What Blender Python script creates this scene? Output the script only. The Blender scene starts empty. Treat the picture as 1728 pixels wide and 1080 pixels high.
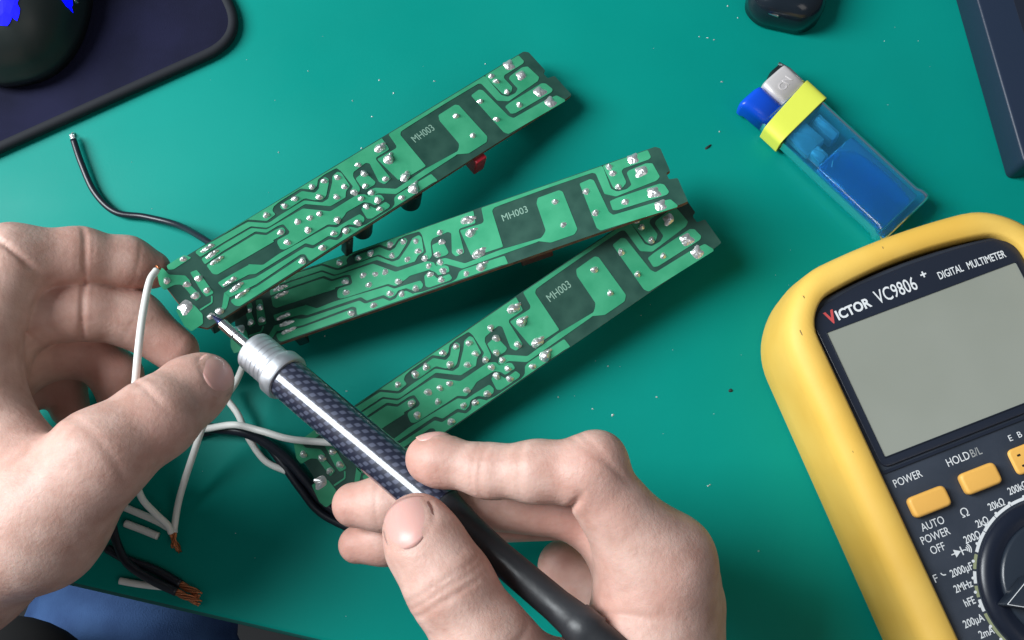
import bpy, bmesh, math, random
import numpy as np
from mathutils import Vector, Matrix

S = 0.001                      # the scene is measured in millimetres and built in metres
random.seed(7); rng = np.random.default_rng(7)
scene = bpy.context.scene
col = scene.collection
R = math.radians

# ---------------------------------------------------------------- camera, light, exposure
TILT = R(15); DIST = 400.0; FPX = 1800.0
FW = np.array([0, math.sin(TILT), -math.cos(TILT)]); UPV = np.array([0, math.cos(TILT), math.sin(TILT)]); RTV = np.array([1., 0, 0])
CAM = -FW*DIST
cd = bpy.data.cameras.new('camera'); cam = bpy.data.objects.new('camera', cd); col.objects.link(cam)
cam.location = Vector(CAM)*S; cam.rotation_euler = (TILT, 0, 0)
cd.sensor_width = 36; cd.lens = 36*FPX/1728; cd.clip_start = 0.01; cd.clip_end = 20
scene.camera = cam
w = bpy.data.worlds.new('World'); scene.world = w; w.use_nodes = True
w.node_tree.nodes['Background'].inputs[0].default_value = (0.80, 0.90, 1.0, 1)
w.node_tree.nodes['Background'].inputs[1].default_value = 0.135
def area(name, loc, aim, sx, sy, watts, colour):
    l = bpy.data.lights.new(name, 'AREA'); l.shape = 'RECTANGLE'; l.size = sx; l.size_y = sy; l.energy = watts; l.color = colour
    o = bpy.data.objects.new(name, l); col.objects.link(o); o.location = loc
    o.rotation_euler = (Vector(aim)-Vector(loc)).to_track_quat('-Z', 'Y').to_euler(); return o
area('window_light', (-0.98, 0.14, 0.92), (0.0, 0.0, 0), 0.5, 0.95, 32, (0.93, 0.98, 1.0))
area('room_light', (0.75, -0.75, 1.3), (0.05, -0.1, 0), 0.6, 0.6, 1.8, (1.0, 0.93, 0.86))
scene.view_settings.view_transform = 'Standard'; scene.view_settings.look = 'None'
scene.view_settings.exposure = 0; scene.view_settings.gamma = 1
scene.cycles.use_denoising = True
scene.cycles.max_bounces = 8; scene.cycles.transparent_max_bounces = 8

def P(x, y, z=0.0):
    """world point (mm) at height z seen at photo position x, y (1728 x 1080)"""
    r = FW + RTV*((x-864)/FPX) + UPV*((540-y)/FPX)
    return CAM + r*((z-CAM[2])/r[2])

# ---------------------------------------------------------------- materials
def mat(name, rgb, rough=.5, metal=0., **kw):
    m = bpy.data.materials.new(name); m.use_nodes = True
    b = m.node_tree.nodes['Principled BSDF']
    b.inputs['Base Color'].default_value = (*rgb, 1); b.inputs['Roughness'].default_value = rough; b.inputs['Metallic'].default_value = metal
    for k, v in kw.items():
        b.inputs[k.replace('_', ' ')].default_value = v
    return m
def nodes(m): return m.node_tree.nodes, m.node_tree.links, m.node_tree.nodes['Principled BSDF']
def noise_colour(m, a, b_, scale, detail=4, lo=.35, hi=.65, coord='Object'):
    n, l, b = nodes(m)
    tc = n.new('ShaderNodeTexCoord'); t = n.new('ShaderNodeTexNoise'); t.inputs['Scale'].default_value = scale; t.inputs['Detail'].default_value = detail
    r = n.new('ShaderNodeValToRGB'); r.color_ramp.elements[0].position = lo; r.color_ramp.elements[1].position = hi
    r.color_ramp.elements[0].color = (*a, 1); r.color_ramp.elements[1].color = (*b_, 1)
    l.new(tc.outputs[coord], t.inputs['Vector']); l.new(t.outputs['Fac'], r.inputs['Fac']); l.new(r.outputs['Color'], b.inputs['Base Color'])
    return m
def bump(m, scale, strength, dist=.0003, detail=4, kind='noise', stretch=None):
    n, l, b = nodes(m)
    tc = n.new('ShaderNodeTexCoord')
    t = n.new('ShaderNodeTexNoise' if kind == 'noise' else 'ShaderNodeTexVoronoi'); t.inputs['Scale'].default_value = scale
    if kind == 'noise': t.inputs['Detail'].default_value = detail
    src = tc.outputs['Object']
    if stretch:
        mp = n.new('ShaderNodeMapping'); mp.inputs['Scale'].default_value = stretch; l.new(src, mp.inputs['Vector']); src = mp.outputs['Vector']
    l.new(src, t.inputs['Vector'])
    bp = n.new('ShaderNodeBump'); bp.inputs['Strength'].default_value = strength; bp.inputs['Distance'].default_value = dist
    l.new(t.outputs[0], bp.inputs['Height'])
    if b.inputs['Normal'].is_linked: l.new(b.inputs['Normal'].links[0].from_socket, bp.inputs['Normal'])
    l.new(bp.outputs['Normal'], b.inputs['Normal']); return m
def rough_noise(m, scale, lo, hi):
    n, l, b = nodes(m); tc = n.new('ShaderNodeTexCoord'); t = n.new('ShaderNodeTexNoise'); t.inputs['Scale'].default_value = scale; t.inputs['Detail'].default_value = 5
    mr = n.new('ShaderNodeMapRange'); mr.inputs['From Min'].default_value = .3; mr.inputs['From Max'].default_value = .7; mr.inputs['To Min'].default_value = lo; mr.inputs['To Max'].default_value = hi
    l.new(tc.outputs['Object'], t.inputs['Vector']); l.new(t.outputs['Fac'], mr.inputs['Value']); l.new(mr.outputs[0], b.inputs['Roughness']); return m

M = {}
M['mat'] = rough_noise(bump(noise_colour(mat('green_mat', (0.001, .265, .225), .42, Specular_IOR_Level=.09), (0.001, .225, .186), (0.002, .278, .231), 6, 9), 900, .05, .0004), 14, .33, .55)
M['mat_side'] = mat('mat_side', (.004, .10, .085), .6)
M['floor'] = mat('dark_floor', (.012, .012, .014), .7)
M['mask'] = noise_colour(mat('solder_mask', (.02, .075, .056), .4, Specular_IOR_Level=.35), (.016, .06, .046), (.03, .09, .068), 120)
M['phenolic'] = noise_colour(mat('phenolic_board', (.20, .085, .05), .7), (.14, .055, .035), (.26, .13, .08), 300)
M['track'] = noise_colour(mat('masked_copper', (.042, .34, .178), .34, Specular_IOR_Level=.4), (.034, .30, .152), (.062, .385, .205), 90)
M['solder'] = bump(mat('solder', (.90, .90, .90), .28, .78), 1100, .6, .0004)
M['print'] = mat('white_print', (.62, .70, .64), .6)
M['board_print'] = mat('board_print', (.24, .40, .32), .6)
M['lead'] = mat('glint_metal', (.65, .63, .6), .3, 1.)  # bright metal, used only for the highlight strips built onto the two cases
M['alu'] = bump(rough_noise(mat('brushed_aluminium', (.62, .64, .68), .4, .85), 300, .42, .6), 700, .25, .0003, stretch=(.15, .15, 1))
M['steel'] = mat('polished_steel', (.85, .85, .86), .22, 1.)
M['tipblue'] = mat('heat_blued_tip', (.05, .06, .16), .35, .8)
M['black_grip'] = rough_noise(bump(mat('worn_black_grip', (.026, .028, .033), .4), 500, .3, .0003), 120, .34, .6)
M['black'] = bump(mat('black_plastic', (.012, .013, .016), .35), 800, .15, .0002)
M['white_ins'] = rough_noise(mat('white_insulation', (.80, .80, .77), .45), 200, .35, .55)
M['black_ins'] = mat('black_insulation', (.010, .013, .022), .35)
M['copper'] = mat('bare_copper', (.55, .20, .09), .4, .8)
M['yellow'] = bump(noise_colour(mat('yellow_rubber', (.88, .55, .10), .6), (.84, .50, .08), (.92, .60, .13), 25), 1200, .12, .0002)
M['grime'] = mat('grime', (.30, .20, .06), .7)
M['button'] = bump(mat('orange_button', (.88, .47, .10), .5), 1500, .2, .0002)
M['face'] = bump(noise_colour(mat('meter_face', (.032, .042, .062), .42), (.028, .037, .055), (.04, .05, .072), 60), 1500, .2, .0002)
M['bezel'] = mat('meter_bezel', (.016, .021, .036), .28)
M['lcd'] = noise_colour(mat('lcd_glass', (.31, .325, .28), .2), (.285, .30, .255), (.335, .35, .305), 12)
M['ink_white'] = mat('white_ink', (.78, .80, .82), .6)
M['ink_grey'] = mat('grey_ink', (.36, .37, .37), .6)
M['ink_red'] = mat('red_ink', (.62, .08, .08), .6)
M['ink_olive'] = mat('olive_ink', (.32, .35, .20), .6)
M['knob'] = mat('meter_knob', (.020, .028, .042), .3)
M['dial_ring'] = mat('dial_ring', (.008, .012, .025), .32)
M['hole'] = mat('socket_hole', (.02, .012, .003), .8)
M['tape'] = bump(mat('yellow_tape', (.80, .86, .10), .5), 400, .15, .0002)
M['blue_button'] = mat('blue_button', (.004, .085, .72), .3)
M['hood'] = bump(mat('lighter_hood', (.72, .68, .68), .4, .3), 250, .1, .0003)
M['lbody'] = mat('clear_blue_plastic', (.07, .50, .90), .12, Transmission_Weight=.9, IOR=1.3)
M['lgas'] = mat('lighter_fluid', (.01, .32, .90), .12, Transmission_Weight=.85, IOR=1.25)
M['lpale'] = mat('pale_valve', (.40, .58, .66), .4, Transmission_Weight=.55)
M['pad'] = bump(noise_colour(mat('pad_cloth', (.010, .011, .034), .9, Specular_IOR_Level=.2), (.008, .009, .026), (.014, .015, .046), 30), 2500, .4, .0004)
M['pad_edge'] = mat('pad_stitching', (.006, .008, .014), .8)
M['mouse'] = rough_noise(mat('mouse_shell', (.012, .018, .017), .45), 80, .35, .5)
M['led'] = mat('blue_led', (.0, .0, .9), .5, Emission_Color=(0.0, 0.0, 1.0, 1), Emission_Strength=2.5)
M['case'] = bump(mat('navy_case', (.014, .026, .055), .45), 1200, .2, .0002)
M['gloss_black'] = mat('gloss_black', (.010, .016, .024), .16)
M['red_part'] = mat('red_capacitor', (.42, .015, .03), .4)
M['brown_part'] = mat('brown_part', (.14, .03, .02), .5)
M['black_part'] = mat('black_component', (.012, .012, .014), .45)
M['crumb'] = mat('solder_crumb', (.75, .78, .78), .3, .6)
M['black_crumb'] = mat('black_crumb', (.01, .02, .02), .7)
def skin_mat(name, dark, light):
    m = mat(name, light, .48, Subsurface_Weight=.22, Subsurface_Scale=.0025, IOR=1.4)
    m.node_tree.nodes['Principled BSDF'].inputs['Subsurface Radius'].default_value = (1, .35, .2)
    noise_colour(m, dark, light, 150, 7, .28, .62)
    bump(m, 2600, .14, .00025, kind='voronoi'); bump(m, 700, .34, .0005, 8)
    n, l, b = nodes(m); src = b.inputs['Base Color'].links[0].from_socket
    at = n.new('ShaderNodeAttribute'); at.attribute_name = 'flush'; mx = n.new('ShaderNodeMix'); mx.data_type = 'RGBA'
    mx.inputs['B'].default_value = (.60, .27, .215, 1); l.new(at.outputs['Fac'], mx.inputs['Factor']); l.new(src, mx.inputs['A']); l.new(mx.outputs['Result'], b.inputs['Base Color'])
    t = n.new('ShaderNodeTexNoise'); t.inputs['Scale'].default_value = 38; t.inputs['Detail'].default_value = 3; tc = n.new('ShaderNodeTexCoord'); l.new(tc.outputs['Object'], t.inputs['Vector'])
    m2 = n.new('ShaderNodeMix'); m2.data_type = 'RGBA'; m2.inputs['B'].default_value = (.62, .31, .25, 1); rr = n.new('ShaderNodeMapRange'); rr.inputs['From Min'].default_value = .5; rr.inputs['From Max'].default_value = .75; rr.inputs['To Max'].default_value = .55
    l.new(t.outputs['Fac'], rr.inputs['Value']); l.new(rr.outputs[0], m2.inputs['Factor']); l.new(mx.outputs['Result'], m2.inputs['A']); l.new(m2.outputs['Result'], b.inputs['Base Color']); return m
M['skin'] = skin_mat('skin', (.54, .32, .26), (.69, .465, .395))
M['nail'] = mat('fingernail', (.72, .39, .345), .38, Subsurface_Weight=.2, Subsurface_Scale=.002)
def denim():
    m = mat('denim', (.02, .07, .22), .85); n, l, b = nodes(m)
    noise_colour(m, (.008, .035, .13), (.055, .135, .33), 28, 8, .3, .7); bump(m, 1400, .6, .0006); return m
M['denim'] = denim()
M['cloth'] = mat('black_cloth', (.006, .006, .007), .9)
def carbon():
    m = mat('carbon_fibre', (.02, .025, .05), .5, Coat_Weight=1., Coat_Roughness=.04, Metallic=.1)
    n, l, b = nodes(m); tc = n.new('ShaderNodeTexCoord'); sp = n.new('ShaderNodeSeparateXYZ'); l.new(tc.outputs['UV'], sp.inputs[0])
    def mth(op, a, b_=None):
        x = n.new('ShaderNodeMath'); x.operation = op
        for i, q in enumerate((a, b_)):
            if q is None: continue
            if isinstance(q, (int, float)): x.inputs[i].default_value = q
            else: l.new(q, x.inputs[i])
        return x.outputs[0]
    row = mth('DIVIDE', sp.outputs['X'], 1.9276); fr = mth('FRACT', row); ro = mth('FLOOR', row)          # rows run along the barrel, 22 round it
    col_ = mth('ADD', mth('DIVIDE', sp.outputs['Y'], 3.3), mth('ADD', mth('MULTIPLY', ro, .5), mth('MULTIPLY', fr, .30))); fc = mth('FRACT', col_)
    def hump(x, c, w_): return mth('MAXIMUM', mth('SUBTRACT', 1., mth('POWER', mth('DIVIDE', mth('ABSOLUTE', mth('SUBTRACT', x, c)), w_), 3.)), 0.)
    chip = mth('MULTIPLY', hump(fr, .5, .46), hump(fc, .5, .30))
    rp = n.new('ShaderNodeValToRGB'); rp.color_ramp.elements[0].color = (.010, .013, .034, 1); rp.color_ramp.elements[1].color = (.075, .085, .135, 1); rp.color_ramp.elements[0].position = .15; rp.color_ramp.elements[1].position = .8
    l.new(chip, rp.inputs['Fac']); l.new(rp.outputs['Color'], b.inputs['Base Color']); return m
M['carbon'] = carbon()

# ---------------------------------------------------------------- mesh helpers (all lengths in mm)
def link(name, verts, faces, m, parent=None, smooth=False, loc=None, mats=None, fmat=None):
    """one mesh object; loc (mm) becomes its origin when it has no parent"""
    v = np.asarray(verts, float)
    if parent is None:
        if loc is None: loc = np.array([v[:, 0].mean(), v[:, 1].mean(), v[:, 2].min()])
        v = v - np.asarray(loc)
    me = bpy.data.meshes.new(name); me.from_pydata((v*S).tolist(), [], [tuple(int(i) for i in f) for f in faces])
    for x in (mats or [m]): me.materials.append(M[x] if isinstance(x, str) else x)
    if fmat is not None: me.polygons.foreach_set('material_index', fmat)
    if smooth: me.polygons.foreach_set('use_smooth', [True]*len(me.polygons))
    me.update()
    o = bpy.data.objects.new(name, me); col.objects.link(o)
    if parent is not None: o.parent = parent
    else: o.location = Vector(loc)*S
    return o
def tag(o, label, cat, group=None, kind=None):
    if label: o['label'] = label
    if cat: o['category'] = cat
    if group: o['group'] = group
    if kind: o['kind'] = kind
    return o
def thing(name, label, cat, loc=(0, 0, 0), rot=None, group=None):
    o = bpy.data.objects.new(name, None); col.objects.link(o); o.empty_display_size = .01
    o.location = Vector(loc)*S
    if rot is not None: o.rotation_mode = 'QUATERNION'; o.rotation_quaternion = rot
    return tag(o, label, cat, group)
def bevel(o, width, seg=2, angle=40):
    b = o.modifiers.new('bevel', 'BEVEL'); b.width = width*S; b.segments = seg; b.limit_method = 'ANGLE'; b.angle_limit = R(angle)
    o.data.polygons.foreach_set('use_smooth', [True]*len(o.data.polygons))
    return o
def subsurf(o, lv=2):
    s = o.modifiers.new('sub', 'SUBSURF'); s.levels = lv; s.render_levels = lv; return o
def prism(poly, z0, z1):
    n = len(poly); a = sum(poly[i][0]*poly[(i+1) % n][1]-poly[(i+1) % n][0]*poly[i][1] for i in range(n))
    if a < 0: poly = poly[::-1]
    v = [(x, y, z0) for x, y in poly]+[(x, y, z1) for x, y in poly]
    f = [list(range(n))[::-1], list(range(n, 2*n))]+[[i, (i+1) % n, n+(i+1) % n, n+i] for i in range(n)]
    return v, f
def fillet(poly, r, seg=3):
    out = []; n = len(poly)
    for i in range(n):
        p0, p1, p2 = [np.array(poly[(i+k) % n], float) for k in (-1, 0, 1)]
        a, b = p0-p1, p2-p1; la, lb = np.linalg.norm(a), np.linalg.norm(b)
        if la < 1e-6 or lb < 1e-6: continue
        rr = min(r, la*.45, lb*.45); s, e = p1+a/la*rr, p1+b/lb*rr
        for k in range(seg+1):
            t = k/seg; q = (1-t)**2*s+2*t*(1-t)*p1+t*t*e; out.append((q[0], q[1]))
    return out
def rrect(x0, y0, x1, y1, r, seg=4): return fillet([(x0, y0), (x1, y0), (x1, y1), (x0, y1)], r, seg)
def lathe(profile, n=40, axis='z'):
    v, f = [], []
    for z, r in profile:
        for k in range(n):
            a = 2*math.pi*k/n; v.append((r*math.cos(a), r*math.sin(a), z))
    for i in range(len(profile)-1):
        for k in range(n):
            f.append([i*n+k, i*n+(k+1) % n, (i+1)*n+(k+1) % n, (i+1)*n+k])
    f.append(list(range(n))[::-1]); f.append([(len(profile)-1)*n+k for k in range(n)])
    return v, f
def spline(pts, n=10):
    p = np.array(pts, float); p = np.vstack([2*p[0]-p[1], p, 2*p[-1]-p[-2]]); out = []
    for i in range(1, len(p)-2):
        for k in range(n):
            t = k/n; a, b, c, d = p[i-1:i+3]
            out.append(.5*((2*b)+(c-a)*t+(2*a-5*b+4*c-d)*t*t+(3*b-a-3*c+d)*t**3))
    out.append(p[-2]); return np.array(out)
def tube(path, r, n=12):
    path = np.asarray(path, float); v, f = [], []
    rr = np.full(len(path), r) if np.isscalar(r) else np.asarray(r)
    up = np.array([.13, .21, .97]); prev = None
    for i, p in enumerate(path):
        t = path[min(i+1, len(path)-1)]-path[max(i-1, 0)]; t /= np.linalg.norm(t)+1e-9
        b = np.cross(t, up if prev is None else prev); 
        if np.linalg.norm(b) < 1e-6: b = np.cross(t, [1, 0, 0.])
        b /= np.linalg.norm(b); u = np.cross(b, t); prev = u
        for k in range(n):
            a = 2*math.pi*k/n; v.append(p+rr[i]*(math.cos(a)*b+math.sin(a)*u))
    for i in range(len(path)-1):
        for k in range(n): f.append([i*n+k, i*n+(k+1) % n, (i+1)*n+(k+1) % n, (i+1)*n+k])
    f.append(list(range(n))[::-1]); f.append([(len(path)-1)*n+k for k in range(n)])
    return v, f
def merge(parts):
    V, F = [], []
    for v, f in parts:
        o = len(V); V += [tuple(x) for x in v]; F += [[i+o for i in q] for q in f]
    return V, F
def text(body, size, x, y, z, m, parent, rot=0., name='printed_text', squash=1., align='LEFT', font_bold=0., depth=.02):
    c = bpy.data.curves.new('t', 'FONT'); c.body = body; c.size = size*S; c.extrude = depth*S; c.align_x = align; c.offset = font_bold*S; c.resolution_u = 3
    t = bpy.data.objects.new('t', c); col.objects.link(t)
    dg = bpy.context.evaluated_depsgraph_get(); me = bpy.data.meshes.new_from_object(t.evaluated_get(dg))
    bpy.data.objects.remove(t); bpy.data.curves.remove(c)
    me.materials.clear(); me.materials.append(M[m])
    o = bpy.data.objects.new(name, me); col.objects.link(o); o.parent = parent
    o.location = Vector((x, y, z))*S; o.rotation_euler = (0, 0, R(rot)); o.scale = (squash, 1, 1); return o

# ---------------------------------------------------------------- setting: table with green mat, floor under it
e0, e1 = P(60, 975), P(515, 1080); ed = (e1-e0)/np.linalg.norm(e1-e0); en = np.array([-ed[1], ed[0], 0])
tp = [(e0+ed*a+en*b)[:2] for a, b in ((-700, 0), (900, 0), (900, 800), (-700, 800))]
v, f = prism([tuple(p) for p in tp], -22, 0)
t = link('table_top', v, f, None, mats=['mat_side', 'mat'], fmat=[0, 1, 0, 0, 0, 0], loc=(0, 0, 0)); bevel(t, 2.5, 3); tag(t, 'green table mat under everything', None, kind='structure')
v, f = prism([(-1500, -1500), (1500, -1500), (1500, 1500), (-1500, 1500)], -730, -720)
tag(link('floor', v, f, 'floor', loc=(0, 0, -720)), 'dark floor below the table', None, kind='structure')

# ---------------------------------------------------------------- circuit boards
BL, BW, BT = 165., 26., 1.6
def homog(src, dst):
    A, b = [], []
    for (x, y), (u, v) in zip(src, dst):
        A += [[x, y, 1, 0, 0, 0, -u*x, -u*y], [0, 0, 0, x, y, 1, -v*x, -v*y]]; b += [u, v]
    return np.append(np.linalg.solve(np.array(A, float), np.array(b, float)), 1).reshape(3, 3)
# the layout was measured on the topmost board: four corners of that board -> board millimetres
HB = homog([(262, 464), (885, 83), (962, 166), (341, 558.5)], [(-BL/2, BW/2), (BL/2, BW/2), (BL/2, -BW/2), (-BL/2, -BW/2)])
CROP = {1: (240, 400), 2: (370, 300), 3: (540, 220), 4: (740, 80)}
def bd(c, x, y):
    o = CROP[c]; q = HB@np.array([o[0]+x/6, o[1]+y/6, 1.]); return (q[0]/q[2], q[1]/q[2])
def bds(c, s): return [bd(c, *map(float, p.split(','))) for p in s.split()]
EDGE = BW/2-.35
def up(u): return (u, EDGE)
def lo(u): return (u, -EDGE)
T = []
# rail along the upper edge with its branches
a = bds(2, '10,588 240,455 430,470 515,405 480,370 490,328 545,280 760,146 890,160 925,120 932,55 1000,2')+bds(3, '100,418 145,448 275,605 255,640 300,690 345,655 345,620 272,505 272,462 400,365 440,372 540,560 600,585 665,530 505,335 505,312 640,228 560,115')
T.append([up(bd(2, 0, 590)[0])]+a+[up(bd(3, 560, 115)[0]-.3)])
T.append(bds(2, '552,322 600,282 690,228 770,172 905,190 945,148 952,78 1000,28 1042,50 1042,100 1022,220 990,258 900,264 810,244 780,258 640,352 580,358'))
T.append(bds(1, '505,175 530,150')+bds(2, '0,612 240,478 430,492 465,480 560,412 800,266 985,288 1045,250 1078,90')+bds(3, '60,500 110,455 150,468 245,605 205,650 200,715')+bds(2, '1215,240 1070,325 810,302 470,520 430,538 270,522 0,682')+bds(1, '560,222'))
T.append(bds(1, '570,240')+bds(2, '0,702 275,540 430,555 475,530 790,347 1070,377 1230,277')+bds(3, '320,690 400,685 440,715 530,690 570,695 605,740 505,800 465,775 390,765 215,865 195,900')+bds(2, '1140,512 1050,508 690,722 620,756 580,752 542,690 545,660 655,602 664,575 600,503 545,518 430,588 320,573 0,768')+bds(1, '610,295'))
T.append(bds(1, '625,305')+bds(2, '0,792 320,600 430,612 525,555 590,532 622,562 615,598 500,662')+bds(1, '1290,75 735,397 690,387'))
T.append(bds(1, '745,475 880,395 1050,302')+bds(2, '260,897 410,905 560,800 1055,530 1140,540 1220,490 1370,405 1420,440 1420,480 1360,518 1260,508 1188,548 1178,600 1138,640 1060,622 910,715 830,693 340,993 270,998')+bds(1, '1010,420 800,525'))
T.append(bds(1, '815,575 1000,455 1060,445')+bds(2, '340,1028 830,730 905,748 1065,655 1150,667 1202,628 1206,572 1270,532 1360,548')+bds(3, '340,1022 420,990 675,832 708,790 702,722 730,692 1080,480 1150,548')+[lo(bd(3, 1100, 585)[0]), lo(bd(2, 880, 870)[0])]+bds(2, '865,855 830,803 785,803')+bds(1, '1130,495 870,620'))
T.append(bds(1, '885,645 1140,515')+bds(2, '790,832 825,838 848,880')+[lo(bd(2, 830, 900)[0]), lo(bd(1, 960, 690)[0])]+bds(1, '930,700 890,665'))
T.append(bds(1, '815,565 872,605 850,715 800,770 745,760 750,730 800,715'))
T.append(bds(1, '465,372 530,348 600,430 712,575 640,612 590,560'))
T.append(bds(1, '130,350 190,325 260,392 420,402 470,450 480,500 592,602 540,652 430,530 390,490 320,490 220,542 170,492'))
T.append(bds(1, '228,305 340,232 400,200 472,228 300,342 250,345'))
T.append(bds(1, '345,735 480,668 535,700 612,780 622,870 512,942 440,892'))
T.append(bds(1, '685,600 702,605 706,670 590,745 578,732 690,664'))
T.append(bds(3, '298,525 365,472 425,492 507,562 492,592 405,640 352,600'))
T.append(bds(3, '365,835 395,790 450,800 512,832 612,762 662,795 652,820 475,932 430,932'))
# right half
T.append([up(bd(3, 630, 75)[0]), up(bd(4, 410, 285)[0])]+bds(4, '445,312 610,500 680,518 760,478 786,430 690,326 700,300 830,205 890,195 1015,310 1000,350 690,565 570,560 400,382 365,380 0,600')+bds(3, '820,0 755,45 750,80 1025,400 790,540 740,540 515,328 710,217 713,190'))
pxl = lambda s: [bd(3, (float(p.split(',')[0])-540)*6, (float(p.split(',')[1])-220)*6) for p in s.split()]
T.append(pxl('759.7,180.4 766.7,181.5 817.6,236 816.4,245.2 785.2,264.9 764.4,266.5')+bds(3, '1335,290 720,685 530,675 475,712 425,700 430,650 500,620 720,632 1020,428')+pxl('765.8,261 767.8,254 767.8,247.5 733,208 730.8,198.9'))
T.append(bds(4, '288,505 370,443 412,450 690,722 740,742 1060,562 1200,500 1290,545 1292,562 690,908 640,890'))
T.append(bds(4, '650,620 700,580 1040,373 1085,375 1160,435 1150,465 760,690 715,697'))
T.append([up(bd(4, 430, 280)[0]), up(bd(4, 790, 75)[0])]+bds(4, '852,140 840,165 640,290 635,320 727,415 715,470 660,500 620,482 440,305'))
ROUND = bds(1, '390,240 550,430 640,545 240,450 440,490 530,600 700,800 780,750')+bds(2, '420,410 600,320 705,250 870,125 1000,70 950,230 1130,35 1205,130 1130,230 1310,185 1380,250 740,480 865,440 960,398 850,560 575,580 645,685 1145,460 1115,595 1240,570 1355,490 1000,740 805,870')+bds(3, '320,385 610,530 780,725 385,475 400,600 465,670 530,745 420,810 560,835')+bds(4, '500,300 560,355 670,465 385,565 565,755 130,720 310,920 800,600')
LONG = bds(1, '620,140 670,200 720,262 860,468 930,525 990,590')
BLOB = bds(3, '540,215 635,330 810,510 900,630')
SQUARE = bds(4, '690,185 820,290 1020,465 1135,575')+bds(1, '440,710')
OUT = [(-BL/2, -BW/2+3), (-BL/2+2.5, -BW/2), (BL/2-1, -BW/2), (BL/2+1.7, -BW/2+.2), (BL/2+1.7, -BW/2+10.5), (BL/2-1.3, -BW/2+11.2), (BL/2-1.3, -BW/2+14), (BL/2+.3, -BW/2+14.5), (BL/2+.3, BW/2-1.4), (BL/2-1.2, BW/2), (-BL/2+12, BW/2), (-BL/2+10.5, BW/2-.8), (-BL/2, BW/2-.8)]

def lump(seed, rx, ry, h, lead, n=14, square=False):
    """a frozen solder blob: irregular fillet with a wire end poking out"""
    g = np.random.default_rng(seed); v, f = [], []
    prof = [(1.12, -.02), (1., .10), (.86, .34), (.68, .60), (.46, .84), (.22, .97)]
    ph = g.uniform(0, 6.28, 4)
    for i, (r, z) in enumerate(prof):
        for k in range(n):
            a = 2*math.pi*k/n
            w_ = 1+.09*math.sin(2*a+ph[0])+.07*math.sin(3*a+ph[1])+.05*math.sin(5*a+ph[2]+i)
            if square: w_ *= min(1/max(abs(math.cos(a)), abs(math.sin(a))), 1.32)
            zz = z*h*(1+.14*math.sin(a+ph[3])+.08*math.sin(4*a+ph[1]))
            v.append((rx*r*w_*math.cos(a)+.10*rx*z*math.cos(ph[0]), ry*r*w_*math.sin(a), zz))
    for i in range(len(prof)-1):
        for k in range(n): f.append([i*n+k, i*n+(k+1) % n, (i+1)*n+(k+1) % n, (i+1)*n+k])
    c = len(v); v.append((.1*rx*math.cos(ph[0]), 0, h*(.98+lead)))
    for k in range(n): f.append([(len(prof)-1)*n+k, (len(prof)-1)*n+(k+1) % n, c])
    return v, f
def shift(vf, dx, dy): return [(x+dx, y+dy, z) for x, y, z in vf[0]], vf[1]
def mesh_of(name, vf, m, smooth=True):
    me = bpy.data.meshes.new(name); me.from_pydata((np.array(vf[0])*S).tolist(), [], vf[1]); me.materials.append(M[m])
    if smooth: me.polygons.foreach_set('use_smooth', [True]*len(me.polygons))
    return me
J_ROUND = [mesh_of('joint', lump(i, 1.15, 1.15, 1.0, .45), 'solder') for i in range(6)]
J_LONG = [mesh_of('joint_long', merge([lump(20+i, 1.9, .8, 1.0, .1), shift(lump(23+i, 1.3, .7, .8, .2), 1.7, .15), shift(lump(26+i, .9, .6, .6, .4), -1.6, -.1)]), 'solder') for i in range(3)]
J_BLOB = [mesh_of('joint_blob', merge([lump(30+i, 2.0, 1.6, 1.5, .2), [[(x+1.6, y+.7, z) for x, y, z in lump(40+i, 1.6, .55, .8, .3)[0]], lump(40+i, 1.6, .55, .8, .3)[1]]]), 'solder') for i in range(2)]
J_SQ = [mesh_of('joint_square', lump(50+i, 1.9, 1.7, .8, .0, 20, True), 'solder') for i in range(3)]
TRACKS = []
for poly in T:
    q = fillet(poly, .55, 3); v, f = prism(q, 0.0, .16); TRACKS.append(mesh_of('track', (v, f), 'track', False))
ov, of = prism(fillet(OUT, .5, 3), -BT, 0)
board_mesh = bpy.data.meshes.new('board'); board_mesh.from_pydata((np.array(ov)*S).tolist(), [], of)
board_mesh.materials.append(M['phenolic']); board_mesh.materials.append(M['mask']); board_mesh.polygons[1].material_index = 1
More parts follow.
